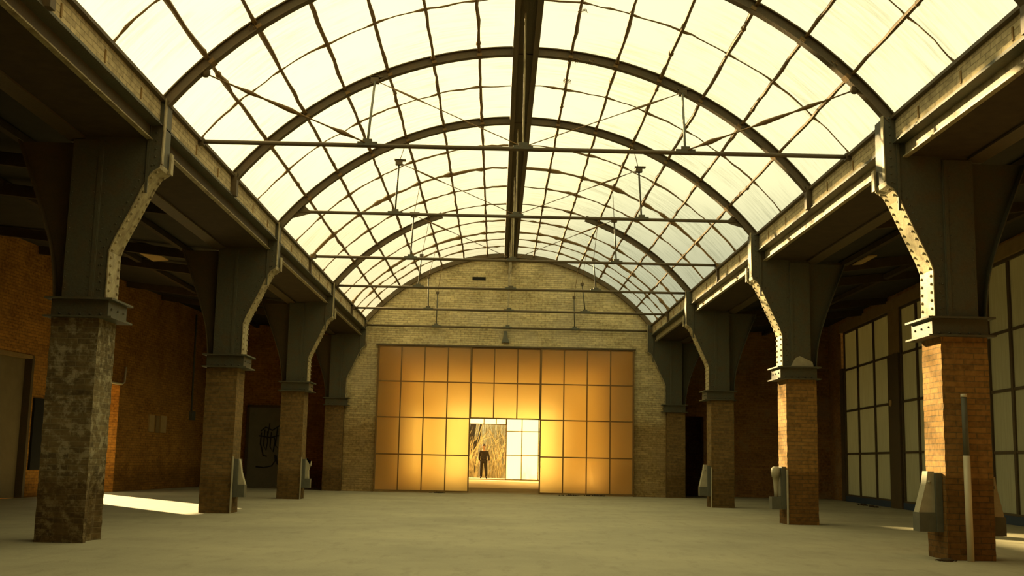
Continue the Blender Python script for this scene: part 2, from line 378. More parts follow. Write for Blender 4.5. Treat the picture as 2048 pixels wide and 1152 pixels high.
CURVE = [(0, 2.72), (0, 3.26), (.05, 3.40), (.12, 3.55), (.20, 3.72), (.28, 3.90), (.36, 4.08), (.43, 4.20), (.52, 4.26)]
WING = [(0, 2.72), (.02, 2.95), (.06, 3.2), (.12, 3.42), (.20, 3.65), (.30, 3.92), (.42, 4.22), (.55, 4.56)]
def pier(side, Y, material, label, seed, damage=None, engaged=False):
    s = side
    xin = -4.51 if s < 0 else 5.03; xo = xin+s*.535           # nave face, aisle face
    t = thing('brick_pier', ((xin+xo)/2, Y+.29, 0), label, 'pier')
    Y1 = Y+.585 if not engaged else 33.985
    jitter_brick(min(xin, xo), max(xin, xo), Y, Y1, 2.485, damage, seed).build('shaft', material, t)
    def X(u): return xin-s*u                                   # u>0 towards the nave
    ca = MB(); a, b = sorted((X(.10), X(-.54)))
    yb = min(Y+.66, 33.98)
    ca.box(a, b, Y-.02, yb-.03, 2.505, 2.69)
    a, b = sorted((X(.165), X(-.60)))
    ca.box(a, b, Y-.10, yb, 2.485, 2.505).box(a, b, Y-.10, yb, 2.69, 2.712)
    for i in range(5):
        ca.ball((X(.02-.115*i), Y-.025, 2.53), .014, 6, 4)
    for yy in (Y+.08, Y+.3, Y+.5): ca.ball((X(.105), min(yy, 33.96), 2.6), .015, 6, 4)
    ca.build('cap_beam', m_steel, t)
    # main web plates
    yf, yk = Y+.02, min(Y+.42, 33.975)
    y_web0 = yf+.012
    head = thing('steel_head', ((xin+xo)/2, Y+.29, 2.712), None, None); head.parent = t; head.matrix_parent_inverse = t.matrix_world.inverted()
    for kk in ('label', 'category'):
        if kk in head: del head[kk]
    cur = [(X(.04+u), z) for u, z in CURVE]+[(X(.565), 4.30), (X(.575), 5.08)]
    outx = X(-.445)
    poly = [(outx, 2.72)]+cur[:-2]+[(X(.565), 4.3), (X(.575), 5.06), (X(.44), 5.06), (X(.44), 4.74), (outx, 4.74)]
    # triangulated web (convex pieces by strips)
    wb = MB()
    zs = [c[1] for c in cur[:-1]]
    for i in range(len(cur)-2):
        (xa, za), (xb, zb) = cur[i], cur[i+1]
        if zb-za > .001: wb.prism([(outx, za), (xa, za), (xb, zb), (outx, zb)], 'y', yf+.012, yk-.05)
    wb.prism([(outx, 4.30), (X(.56), 4.30), (X(.56), 4.745), (outx, 4.745)], 'y', yf+.012, yk-.05)
    wb.prism([(X(.42), 4.745), (X(.56), 4.745), (X(.56), 5.07), (X(.42), 5.07)], 'y', yf+.012, yk-.05)
    wb.box(*sorted((outx, X(-.095))), yf-.012, yf+.012, 2.715, 4.56)          # raised cover plate
    wb.box(*sorted((X(-.105), X(-.145))), yf-.020, yf, 2.715, 4.56)
    wb.box(*sorted((X(.40), X(.43))), yf-.008, yf+.012, 3.95, 4.76)
    wg = MB(); wc = [(X(-.545-u), z) for u, z in WING]
    for i in range(len(wc)-1):
        (xa, za), (xb, zb) = wc[i], wc[i+1]
        wg.prism([(X(-.40), za), (xa, za), (xb, zb), (X(-.40), zb)], 'y', yf+.14, yf+.16)
        # flange of the wing
        d = s*.012
        wg.prism([(xa, za), (xb, zb), (xb+d, zb), (xa+d, za)], 'y', yf+.02, min(yf+.32, 33.975))
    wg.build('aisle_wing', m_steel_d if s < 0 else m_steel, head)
    fg = MB(); d = -s*.014
    for i in range(len(cur)-1):
        (xa, za), (xb, zb) = cur[i], cur[i+1]
        if abs(zb-za) > .001 or abs(xb-xa) > .001:
            fg.prism([(xa, za), (xb, zb), (xb+d, zb-.0), (xa+d, za)] if i not in (7, 8) else [(xa, za), (xb, zb), (xb, zb-.016), (xa, za-.016)], 'y', yf-.005, yk if i < 9 else yf+.07)
    fg.box(*sorted((X(.575), X(.60))), yk-.10, yk+.0, 4.25, 4.50)
    rv = fg; rw = wb
    def along(path, step):
        out = []; acc = 0
        for i in range(len(path)-1):
            a = Vector((path[i][0], 0, path[i][1])); b = Vector((path[i+1][0], 0, path[i+1][1])); l = (b-a).length; q = acc
            while q < l: out.append((a+(b-a)*(q/l), (b-a).normalized())); q += step
            acc = q-l
        return out
    for p, dd in along(cur, .095):
        n = Vector((-s, 0, 0)) if abs(dd.z) > .98 else Vector((dd.z, 0, -dd.x))*(-s)
        for yy in (yf+.05, yk-.06):
            if p.z < 4.28: c = p+n*.02; rv.ball((c.x, yy, c.z), .019, 6, 4)
        c = p-n*.07; rw.ball((c.x, yf+.008, c.z), .012, 5, 4)
    z = 2.82
    while z < 4.5:
        for u in (-.42, -.17, -.06): rw.ball((X(u), yf-.012 if u < -.1 else yf+.010, z), .010, 5, 4)
        z += .14
    fg.build('nave_flange', m_steel_l, head); wb.build('web_plate', m_steel, head)
    return t
def dmg(x, y, z):
    if z < .78 and x > -4.53 and 13.02 < y < 13.36:
        x -= .10*min(1, (.80-z)*3)*(1 if y < 13.2 else .55)
    if z < .10: x += .0
    return x, y
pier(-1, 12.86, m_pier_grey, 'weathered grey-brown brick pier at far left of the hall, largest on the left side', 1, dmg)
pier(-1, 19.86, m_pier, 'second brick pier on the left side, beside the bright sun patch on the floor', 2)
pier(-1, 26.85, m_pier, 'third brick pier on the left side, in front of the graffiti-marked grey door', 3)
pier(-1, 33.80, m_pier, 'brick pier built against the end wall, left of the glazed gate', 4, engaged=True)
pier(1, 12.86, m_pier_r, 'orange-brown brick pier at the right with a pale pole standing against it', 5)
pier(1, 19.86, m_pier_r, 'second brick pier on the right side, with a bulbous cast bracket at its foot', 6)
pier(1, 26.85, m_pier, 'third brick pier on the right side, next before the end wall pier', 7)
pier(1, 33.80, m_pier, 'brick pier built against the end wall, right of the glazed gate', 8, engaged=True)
for (x, y0, z1, lb) in ((-4.512, 19.85, 2.3, 'second left pier'), (-4.512, 26.84, 2.3, 'third left pier'), (5.018, 19.85, 2.2, 'second right pier'), (5.018, 26.84, 2.2, 'third right pier')):
    q = MB().box(x, x+.022, y0-.014, y0+.03, 0, z1*.42).build('corner_guard', m_cast); tag(q, 'thin pale steel corner strip at the foot of the %s' % lb, 'corner guard')

q = MB().add([(5.12, 19.845, 2.713), (5.52, 19.845, 2.713), (5.50, 19.86, 2.80), (5.28, 19.86, 2.90), (5.20, 19.858, 2.86), (5.12, 19.865, 2.713), (5.52, 19.865, 2.713), (5.50, 19.875, 2.80), (5.28, 19.875, 2.90), (5.20, 19.873, 2.86)], [(0, 1, 2, 3, 4), (9, 8, 7, 6, 5), (0, 5, 6, 1), (1, 6, 7, 2), (2, 7, 8, 3), (3, 8, 9, 4), (4, 9, 5, 0)]).build('slab_fragment', m_cast)
tag(q, 'pale broken slab leaning on the steel cap of the second right pier', 'slab')
# cast brackets at the feet of the piers
def foot_bracket(x, y, face, z0, z1, w, style, label):
    t = thing('foot_bracket', (x, y, z0), label, 'bracket'); f = face
    def X(u): return x+f*u
    MB().box(*sorted((X(0), X(.07))), y-.11, y+.20, z0, z1).build('back_plate', m_cast_d, t)
    MB().box(*sorted((X(.071), X(w))), y-.09, y+.12, z0, z0+.21).build('foot_block', m_cast_d, t)
    b = MB()
    if style == 'taper':
        b.prism([(X(.071), z0+.211), (X(w*.98), z0+.211), (X(w*.62), z1-.1), (X(w*.55), z1+.02), (X(.071), z1+.02)], 'y', y-.06, y+.10)
        b.ball((X(w*.5), y-.065, z1-.10), .018, 8, 5)
    elif style == 'bulge':
        b.prism([(X(.071), z0+.211), (X(.16), z0+.211), (X(w*.75), z0+.40), (X(w), z0+.62), (X(w*.96), z1-.16), (X(w*.6), z1-.03), (X(.071), z1+.03)], 'y', y-.03, y+.07)
    elif style == 'vase':
        pr = [(.035, z0+.211), (.035, z0+.30), (.045, z0+.42), (.060, z0+.55), (.072, z1-.18), (.085, z1-.09), (.078, z1-.03), (.04, z1)]
        pts = [(X(.145), y, z) for r, z in pr]; b.tube(pts, [r for r, z in pr], 12)
        b.box(*sorted((X(.071), X(.11))), y-.03, y+.03, z0+.22, z1-.05)
    else:
        b.prism([(X(.071), z0+.211), (X(w), z0+.211), (X(.12), z0+.42), (X(.10), z1-.1), (X(.071), z1)], 'y', y-.05, y+.08)
    b.build('casting', m_cast, t)
    return t
foot_bracket(-4.505, 20.08, 1, .27, .92, .19, 'thin', 'dark bracket with projecting block on the foot of the second left pier')
foot_bracket(-4.505, 27.05, 1, .26, .92, .20, 'bulge', 'pale rounded cast bracket catching light on the foot of the third left pier')
foot_bracket(5.025, 13.06, -1, .30, .95, .26, 'taper', 'tapered grey cast bracket on the nave side of the near right pier')
foot_bracket(5.57, 13.15, 1, .26, .90, .21, 'taper', 'tapered cast bracket in shade on the window side of the near right pier')
foot_bracket(5.025, 20.06, -1, .25, .98, .24, 'vase', 'pale bulb-topped cast bracket on the foot of the second right pier')
foot_bracket(5.025, 27.05, -1, .26, .96, .25, 'taper', 'small tapered grey bracket on the foot of the third right pier')
# pole against the right pier
t = thing('pole', (5.238, 12.76, 0), 'tall pale pipe standing against the front of the near right pier', 'pole')
MB().tube([(5.238, 12.76, 0), (5.236, 12.765, 1.15)], .038, 12).build('pipe', m_pipe, t)
MB().tube([(5.236, 12.765, 1.15), (5.234, 12.775, 1.80)], [.034, .032], 12).build('upper_sleeve', m_cast_d, t)
MB().tube([(5.234, 12.775, 1.80), (5.234, 12.775, 1.835)], [.036, .034], 12).build('end_cap', m_pipe, t)
t['label'] = 'tall pale pipe with dark upper sleeve standing against the near right pier'

# ------------------------------------------------------------------ glass vault
vg = MB(); A = arc(5.535, 84)
def cell(i, j): pass
me_v = []; me_f = []
ys = [-8+.5*i for i in range(85)]
for y in (5, 34.4):
    for x, z in A: me_v.append((x, y, z))
n = len(A)
for i in range(n-1): me_f.append((i, i+1, n+i+1, n+i))
me = bpy.data.meshes.new('window_1'); me.from_pydata(me_v, [], me_f)
uvl = me.uv_layers.new(name='UVMap')
for p in me.polygons:
    for li in p.loop_indices:
        vi = me.loops[li].vertex_index; uvl.data[li].uv = (me_v[vi][1], 5.535*2*A0*(vi % n)/(n-1))
    p.use_smooth = True
me.materials.append(m_vglass)
o = bpy.data.objects.new('window_1', me); COL.objects.link(o); struct(o)
sm = o.modifiers.new('thick', 'SOLIDIFY'); sm.thickness = .004
o.modifiers.remove(sm)

def arch_rib(Y, label, a0=-A0, a1=A0, full=True, foot=True):
    t = thing('arched_rib', (CX, Y, 5.05), label, 'rib')
    m = MB(); pa = arc(5.40, 64, a0, a1)
    for (ri, ro, w) in ((5.395, 5.41, .11), (5.41, 5.515, .016), (5.515, 5.53, .09)):
        a = arc(ri, 64, a0, a1); b = arc(ro, 64, a0, a1)
        for i in range(64): m.prism([a[i], a[i+1], b[i+1], b[i]], 'y', Y-w/2, Y+w/2)
    m.build('arch', m_steel_d, t)
    if foot:
        MB().box(-4.06, -3.90, Y-.06, Y+.06, 4.76, 5.10).build('foot_plate', m_steel_d, t)
        MB().box(4.51, 4.67, Y-.06, Y+.06, 4.76, 5.10).build('foot_plate', m_steel_d, t)
    for k in range(-6, 7):
        a = math.radians(7.3*k)
        x, z = vp(a, 5.40); ax = Vector((math.cos(a), 0, -math.sin(a))); az = Vector((math.sin(a), 0, math.cos(a)))
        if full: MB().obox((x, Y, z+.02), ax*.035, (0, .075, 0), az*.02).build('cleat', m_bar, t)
    return t
arch_rib(9.42, 'arched steel rib of the glass roof just above and behind the picture edge')
arch_rib(12.94, 'largest arched steel rib, springing from the nearest pair of piers', foot=False)
arch_rib(16.50, 'second arched steel rib, springing between the first and second piers')
arch_rib(20.05, 'third arched steel rib, springing from the second pair of piers', foot=False)
arch_rib(27.05, 'broken arched rib on the left above the third left pier', -A0, math.radians(-18.5), False, False)
arch_rib(27.05, 'broken arched rib on the right above the third right pier', math.radians(18.5), A0, False, False)
t = thing('wall_arch', (CX, 33.93, 5.05), 'curved steel angle edging the top of the brick end wall', 'rib')
m = MB(); a = arc(5.40, 64); b = arc(5.53, 64)
for i in range(64): m.prism([a[i], a[i+1], b[i+1], b[i]], 'y', 33.90, 33.995)
m.build('angle', m_steel_d, t)

# ridge
t = thing('ridge_beam', (CX, 0, 7.05), 'broad dark twin ridge beam running along the top of the glass roof', 'beam')
MB().box(CX-.19, CX+.19, 5.0, 34.0, 7.04, 7.12).build('deck', m_steel_d, t)
MB().box(CX-.19, CX-.17, 5.0, 34.0, 6.94, 7.04).box(CX-.19, CX-.11, 5.0, 34., 6.925, 6.94).build('left_channel', m_steel_d, t)
MB().box(CX+.17, CX+.19, 5.0, 34.0, 6.94, 7.04).box(CX+.11, CX+.19, 5.0, 34., 6.925, 6.94).build('right_channel', m_steel_d, t)
MB().box(CX-.04, CX+.04, 33.86, 33.99, 6.55, 6.92).build('end_strut', m_steel_d, t)
# purlins
rp = random.Random(3)
ords = ['first', 'second', 'third', 'fourth', 'fifth', 'sixth']
for k in list(range(-6, 0))+list(range(1, 7)):
    a = math.radians(7.3*k); pts = []; rs = []
    y = 5.0
    while y < 34.0:
        j = .010; x, z = vp(a+rp.uniform(-j, j)*.18, 5.50+rp.uniform(-.008, .008)); pts.append((x, y, z)); rs.append(.022+abs(rp.gauss(0, .006))); y += rp.uniform(.25, .6)
    x, z = vp(a, 5.50); pts.append((x, 34., z)); rs.append(.024)
    m = MB().tube(pts, rs, 6, False)
    for _ in range(9):
        i = rp.randrange(4, len(pts)-2); m.ball(pts[i], rp.uniform(.03, .045), 6, 4, (1, 1.8, 1))
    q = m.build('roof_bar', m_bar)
    tag(q, 'long iron roof bar, %s one to the %s of the ridge beam' % (ords[abs(k)-1], 'left' if k < 0 else 'right'), 'glazing bar')
# wavy transverse bars
TR = [(11.1, .009, 'just in front of the largest rib'), (14.6, .010, 'between the largest and the second rib'),
      (18.2, .011, 'between the second and the third rib'), (21.8, .011, 'in the first gap beyond the third rib'),
      (23.58, .020, 'thick one just beyond the third rib'), (25.25, .012, 'just in front of the broken rib'),
      (28.95, .013, 'just beyond the broken rib'), (30.5, .022, 'thick one between third piers and end wall'),
      (31.5, .013, 'third from the end wall'), (32.6, .013, 'nearest to the end wall')]
def wavy(Y, r0, a0, a1, amp=.032):
    pts = []; rs = []; n = int((a1-a0)/math.radians(1.2)); ph = [rp.uniform(0, 6) for _ in range(4)]
    for i in range(n+1):
        a = a0+(a1-a0)*i/n; d = math.degrees(a)
        dy = amp*(.6*math.sin(d*.45+ph[0])+.35*math.sin(d*1.13+ph[1])+.18*rp.uniform(-1, 1))
        ph_ = (math.degrees(a)/7.3) % 1.0; knot = min(ph_, 1-ph_)
        r = r0*(.75+.55*max(0, math.sin(d*.37+ph[2]))+(.9 if knot < .08 else 0)+(.8 if rp.random() < .05 else 0))
        x, z = vp(a, 5.50+rp.uniform(-.006, .006)); pts.append((x, Y+dy, z)); rs.append(r)
    return MB().tube(pts, rs, 5, False)
for Y, r0, lb in TR:
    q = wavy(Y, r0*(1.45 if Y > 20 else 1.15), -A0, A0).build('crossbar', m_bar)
    tag(q, 'wavy iron roof crossbar, %s' % lb, 'glazing bar')
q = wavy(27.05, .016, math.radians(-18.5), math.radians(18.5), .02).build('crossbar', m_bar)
tag(q, 'short wavy iron crossbar over the vault crown joining the two broken rib halves', 'glazing bar')
# ragged soot and putty hanging from the ribs
dm = MB()
for (x, y, z) in ((-3.60, 12.96, 5.52), (-3.0, 12.9, 6.0), (1.15, 16.5, 7.0), (1.3, 16.45, 6.97), (1.02, 16.5, 6.98), (1.05, 14.7, 7.05), (3.9, 12.95, 5.75), (-.6, 20.0, 7.0), (1.0, 17.4, 6.98)):
    for _ in range(7):
        p = Vector((x+rp.uniform(-.07, .07), y+rp.uniform(-.05, .05), z)); pts = [p]
        for _k in range(3): pts.append(pts[-1]+Vector((rp.uniform(-.03, .03), rp.uniform(-.03, .03), rp.uniform(-.03, -.005))))
        dm.tube(pts, [.007, .006, .004, .002], 4, False)
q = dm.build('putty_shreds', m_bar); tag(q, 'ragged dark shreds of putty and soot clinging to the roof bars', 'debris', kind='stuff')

# ------------------------------------------------------------------ tie rods with hangers
def truss(Y, z, xl, xr, nodes, knobs, kY, label, extra=None, gusset=False, hang=True):
    t = thing('tie_rod', ((xl+xr)/2, Y, z), label, 'tie rod')
    c = CX-.04
    MB().tube([(xl, Y, z), (c, Y, z-.0), (xr, Y, z)], .030, 8).build('rod', m_steel_d, t)
    for x in nodes+[c]:
        g = MB(); g.obox((x, Y, z+.02), (.13, 0, 0), (0, .035, 0), (0, 0, .025)); g.obox((x, Y, z+.055), (.06, 0, 0), (0, .03, 0), (0, 0, .03)); g.build('node_plate', m_steel, t)
    for x, kn in zip(nodes, knobs):
        MB().tube([(x, Y, z+.03), (kn[0], kY, kn[1])], .017, 6).build('hanger', m_steel, t)
        kb = MB(); kb.obox((kn[0], kY, kn[1]), (.06, 0, 0), (0, .05, 0), (0, 0, .045))
        if Y > 26: kb = MB().obox((kn[0], kY, kn[1]), (.045, 0, 0), (0, .03, 0), (0, 0, .035))
        else: kb.obox((kn[0]+.02, kY, kn[1]+.045), (.10, 0, 0), (0, .05, 0), (0, 0, .012))
        kb.build('knob', m_steel_d, t)
        if hang:
            k = -3 if kn[0] < 0 else 3; px, pz = vp(math.radians(7.3*k), 5.47)
            MB().tube([(kn[0], kY, kn[1]), (px, kY, pz)], .007, 5).build('top_wire', m_bar, t)
        pts = [Vector((kn[0], kY, kn[1])).lerp(Vector((c, Y, z+.03)), i/10) for i in range(11)]
        if Y < 26: MB().tube(pts, [.007, .007, .016, .018, .007, .007, .007, .007, .007, .007, .007], 5).build('brace_wire', m_bar, t)
    MB().box(c-.012, c+.012, Y-.012, Y+.012, z+.03, 6.93).build('king_rod', m_steel_l, t)
    if extra:
        for (ox, oy, oz), nx in extra:
            pts = [Vector((ox, oy, oz)).lerp(Vector((nx, Y, z+.03)), i/12) for i in range(13)]
            MB().tube(pts, [.010, .009, .012, .030, .012, .026, .034, .010, .010, .012, .036, .012, .010], 6).build('outer_brace', m_bar, t)
            MB().ball((ox, oy, oz+.01), .06, 8, 5).build('outer_knob', m_steel_d, t)
    if gusset:
        MB().prism([(xl-.12, z-.12), (xl+.22, z-.02), (xl+.02, z+.17)], 'y', Y-.012, Y+.012).build('gusset', m_steel_d, t)
        MB().prism([(xr+.12, z-.12), (xr-.22, z-.02), (xr-.02, z+.17)], 'y', Y-.012, Y+.012).build('gusset', m_steel_d, t)
    else:
        for xe in (xl+.02, xr-.02): MB().obox((xe, Y, z), (.06, 0, 0), (0, .05, 0), (0, 0, .045)).build('end_shoe', m_steel_d, t)
truss(14.6, 5.05, -4.0, 4.61, [-1.78, 2.41], [(-1.935, 6.585), (2.685, 6.51)], 16.5, 'nearest and longest tie rod crossing the vault, with two tall slanted hangers',
      [((-3.515, 12.96, 5.42), -1.78), ((4.15, 12.96, 5.41), 2.41)], hang=False)
truss(20.06, 5.315, -3.60, 4.25, [-1.90, 2.52], [(-1.86, 6.26), (2.47, 6.23)], 20.06, 'second tie rod from the viewer, bolted to the third rib by triangular plates', gusset=True)
truss(23.6, 5.13, -3.93, 4.60, [-1.88, 2.44], [(-1.84, 6.06), (2.39, 6.05)], 23.6, 'third tie rod from the viewer, resting on the short parapet posts')
truss(27.1, 5.045, -3.93, 4.55, [-1.95, 2.32], [(-1.89, 5.82), (2.25, 5.79)], 27.1, 'fourth tie rod from the viewer, at the ribs over the third piers')
truss(30.6, 4.975, -3.97, 4.58, [-1.91, 2.33], [(-1.93, 5.86), (2.24, 5.75)], 30.6, 'fifth tie rod from the viewer, second from the brick end wall')
truss(33.86, 4.885, -4.0, 4.58, [-1.86, 2.27], [(-1.85, 5.90), (2.24, 5.85)], 33.86, 'farthest tie rod, lying close against the brick end wall')
for s, P in ((-1, -3.97), (1, 4.58)):
    for Y, lb in ((23.6, 'third'), (30.6, 'fifth')):
        q = MB().box(*sorted((P-s*.03, P+s*.02)), Y-.045, Y+.045, 4.77, 5.045).build('parapet_post', m_steel_d)
        tag(q, 'short dark steel post on the %s brick parapet below the %s tie rod' % ('left' if s < 0 else 'right', lb), 'post')

# ------------------------------------------------------------------ big glazed gate in the end wall
GX = [-3.55+.691*i for i in range(12)]
GZ = [.03, 1.10, 2.18, 3.24, 4.30]
def leaf(name, i0, i1, r0, r1, Y, label):
    t = thing(name, ((GX[i0]+GX[i1])/2, Y, GZ[r0]), label, 'gate')
    w = .022; fr = MB()
    fr.box(GX[i0]-.01, GX[i0]+.03, Y-w, Y+w, GZ[r0], GZ[r1]).box(GX[i1]-.03, GX[i1]+.01, Y-w, Y+w, GZ[r0], GZ[r1])
    fr.box(GX[i0]+.03, GX[i1]-.03, Y-w, Y+w, GZ[r0], GZ[r0]+.04).box(GX[i0]+.03, GX[i1]-.03, Y-w, Y+w, GZ[r1]-.04, GZ[r1])
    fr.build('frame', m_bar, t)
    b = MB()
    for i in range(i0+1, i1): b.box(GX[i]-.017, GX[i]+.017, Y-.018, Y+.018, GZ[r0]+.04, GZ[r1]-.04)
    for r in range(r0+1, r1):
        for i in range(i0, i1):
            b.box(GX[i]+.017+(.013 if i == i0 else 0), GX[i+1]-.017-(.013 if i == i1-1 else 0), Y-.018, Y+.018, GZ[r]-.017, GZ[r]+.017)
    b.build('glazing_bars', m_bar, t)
    MB().box(GX[i0]+.01, GX[i1]-.01, Y-.003, Y+.003, GZ[r0]+.02, GZ[r1]-.02).build('panes', m_gate, t)
    return t
leaf('sliding_gate', 0, 4, 0, 4, 33.93, 'left sliding leaf of the amber glazed gate, four panes wide')
leaf('transom_light', 4, 7, 2, 4, 33.97, 'fixed amber glazed panel above the open doorway in the middle of the gate')
leaf('sliding_gate', 7, 11, 0, 4, 33.93, 'right sliding leaf of the amber glazed gate, four panes wide')
q = MB().box(-3.62, 4.11, 33.88, 33.99, 4.305, 4.345).build('gate_track', m_steel_d); tag(q, 'thin dark steel track along the top of the glazed gate', 'track')
# leaves and rubble at the foot of the gate
rr_ = random.Random(9)
def pile(x, y, w, d, h, label, n=26):
    m = MB()
    for _ in range(n):
        u = rr_.uniform(-1, 1); m.ball((x+u*w, y+rr_.uniform(-d, d), .012), rr_.uniform(.012, .03)*(1.2-abs(u)), 5, 4, (1.6, 1, h))
    q = m.build('debris', m_wood); tag(q, label, 'debris', kind='stuff')
pile(2.15, 33.80, .35, .05, 1.0, 'small heap of dark leaves at the foot of the right gate leaf')
pile(2.95, 33.80, .40, .05, 1.6, 'larger heap of dark leaves near the right end of the glazed gate')
pile(-1.7, 33.80, .25, .05, .9, 'thin scatter of leaves at the foot of the left gate leaf')
pile(9.75, 30.6, .12, .35, 1.3, 'brown leaf litter by the first window beyond the right piers')
pile(9.60, 29.3, .10, .3, 1.0, 'brown leaf litter beside the dark window post on the right')
pile(4.95, 12.75, .12, .06, .8, 'crumbs of mortar on the floor at the foot of the near right pier')

# ------------------------------------------------------------------ room behind the gate
rm = MB()
rm.box(-3.95, -3.75, 34.4, 52.0, -.05, 4.6).box(-3.95, -3.75, 52.0, 57.0, -.05, .3).box(-3.95, -3.75, 52.0, 57.0, 3.2, 4.6).box(4.25, 4.45, 34.4, 57.0, -.05, 4.6)
rm.box(-3.75, -2.57, 56.95, 57.15, -.05, 4.6).box(2.95, 4.25, 56.95, 57.15, -.05, 4.6).box(-2.57, 2.95, 56.95, 57.15, 3.58, 4.6)
struct(rm.build('wall_far_room', m_room))
struct(MB().box(-3.95, 4.45, 34.4, 53.5, 4.6, 4.75).box(-3.95, 4.45, 56.0, 57.15, 4.6, 4.75).build('ceiling_far_room', m_room))
struct(MB().box(-3.95, 4.45, 53.5, 56.0, 4.66, 4.67).build('window_6', m_back))  # skylight added to brighten the room behind the gate
struct(MB().box(-3.86, -3.84, 52.0, 57.0, .3, 3.2).build('window_7', m_back))  # side window added so that sun reaches the far room
m_rf = plain('far_room_floor', (.72, .60, .36), .55, var=.2, scale=1.5)
struct(MB().box(-3.75, 4.25, 34.4, 57.1, -.055, -.002).build('floor_far_room', m_rf))
struct(MB().box(-3.58, 4.08, 34.0, 41.0, -.002, .004).build('floor_threshold', m_floor))
def backleaf(name, x0, x1, z0, z1, Y, xs, zs, label):
    t = thing(name, ((x0+x1)/2, Y, z0), label, 'window')
    b = MB().box(x0-.02, x0+.02, Y-.02, Y+.02, z0, z1).box(x1-.02, x1+.02, Y-.02, Y+.02, z0, z1).box(x0, x1, Y-.02, Y+.02, z0, z0+.04).box(x0, x1, Y-.02, Y+.02, z1-.04, z1)
    for x in xs: b.box(x-.018, x+.018, Y-.018, Y+.018, z0, z1)
    for z in zs: b.box(x0, x1, Y-.018, Y+.018, z-.018, z+.018)
    b.build('frame', m_bar, t)
    MB().box(x0+.01, x1-.01, Y-.003, Y+.003, z0+.01, z1-.01).build('panes', m_back, t)
backleaf('glazed_leaf', .50, 2.93, .02, 3.55, 56.93, [1.27, 2.1], [1.23, 2.40], 'bright pale glazed leaf at the far end of the back room, right of the person')
backleaf('glazed_leaf', -2.55, -1.35, .02, 3.55, 56.93, [-1.95], [1.23, 2.40], 'pale glazed leaf at the far end of the back room, left of the person')
backleaf('glazed_transom', -1.33, .48, 2.70, 3.55, 56.93, [-.62, -.01], [], 'pale glazed strip over the far doorway behind the person')

# ------------------------------------------------------------------ windows in the right wall
def rwin(name, y0, y1, ybars, zbars, idx):
    fr = MB(); gz = MB()
    def slat(ya, yb, z0, z1, off0, off1):
        fr.prism([(XR(ya)+off0, ya), (XR(yb)+off0, yb), (XR(yb)+off1, yb), (XR(ya)+off1, ya)], 'z', z0, z1)
    slat(y0, y0+.07, .16, 5.0, .02, .12); slat(y1-.07, y1, .16, 5.0, .02, .12)
    slat(y0, y1, 4.93, 5.0, .02, .12); slat(y0, y1, .14, .20, .02, .12)
    for y in ybars: slat(y-.055, y+.055, .2, 4.95, .03, .11)
    for z in zbars: slat(y0+.05, y1-.05, z-.028, z+.028, .04, .10)
    root = fr.build('window_%d' % idx, m_steel_d); struct(root)
    gz.prism([(XR(y0)+.066, y0), (XR(y1)+.066, y1), (XR(y1)+.072, y1), (XR(y0)+.072, y0)], 'z', .17, 4.98)
    g = gz.build('glass', m_win, root)
    k = MB(); k.prism([(XR(y0)+.0, y0), (XR(y1)+.0, y1), (XR(y1)+.3, y1), (XR(y0)+.3, y0)], 'z', -.05, .16)
    k.build('kickplate', m_blue, root)
rwin('w', 29.25, 34.1, [30.82, 32.55], [1.38, 2.63, 3.85], 2)
rwin('w', 22.9, 28.3, [24.3, 25.65, 27.0], [1.38, 2.63, 3.82], 3)
rwin('w', 16.6, 22.4, [17.1, 18.45, 19.85, 21.25], [1.33, 2.50, 3.62], 4)
rwin('w', 12.2, 16.1, [13.5, 14.8], [1.33, 2.50, 3.62], 5)
cy_ = MB(); seg(cy_, lambda y: XR(y)+.5, -8, 37.4, 5.0, 5.15, 3.5, 1); struct(cy_.build('canopy_added_right', m_dark_roof))  # unseen canopy, added outside to darken the upper window panes
for y0, y1, zt, lb in ((28.3, 29.25, 5.03, 'dark steel post between the first and second windows of the right wall'), (22.4, 22.9, 5.03, 'dark post between windows hidden behind the near right pier'), (16.1, 16.6, 5.03, 'dark post between windows beyond the right picture edge')):
    p = MB(); p.prism([(XR(y0)-.04, y0), (XR(y1)-.04, y1), (XR(y1)+.2, y1), (XR(y0)+.2, y0)], 'z', 0, zt if y0 < 28 else 3.85)
    q = p.build('window_post', m_steel_d); tag(q, lb, 'post')
p = MB(); p.prism([(XR(28.3)+.0, 28.3), (XR(29.25)+.0, 29.25), (XR(29.25)+.2, 29.25), (XR(28.3)+.2, 28.3)], 'z', 3.85, 5.04)
struct(p.build('trim_2', m_lintel))
p = MB(); p.prism([(XR(34.1)-.02, 34.1), (XR(34.45)-.02, 34.45), (XR(34.45)+.2, 34.45), (XR(34.1)+.2, 34.1)], 'z', 0, 3.9)
struct(p.build('trim_3', m_steel_d))
q = MB().ball((XR(28.9)-.06, 28.95, 2.62), .07, 8, 5, (.6, 1, 1.3)).build('window_lock', m_plate); tag(q, 'small pale fitting on the dark post between the right wall windows', 'fitting')

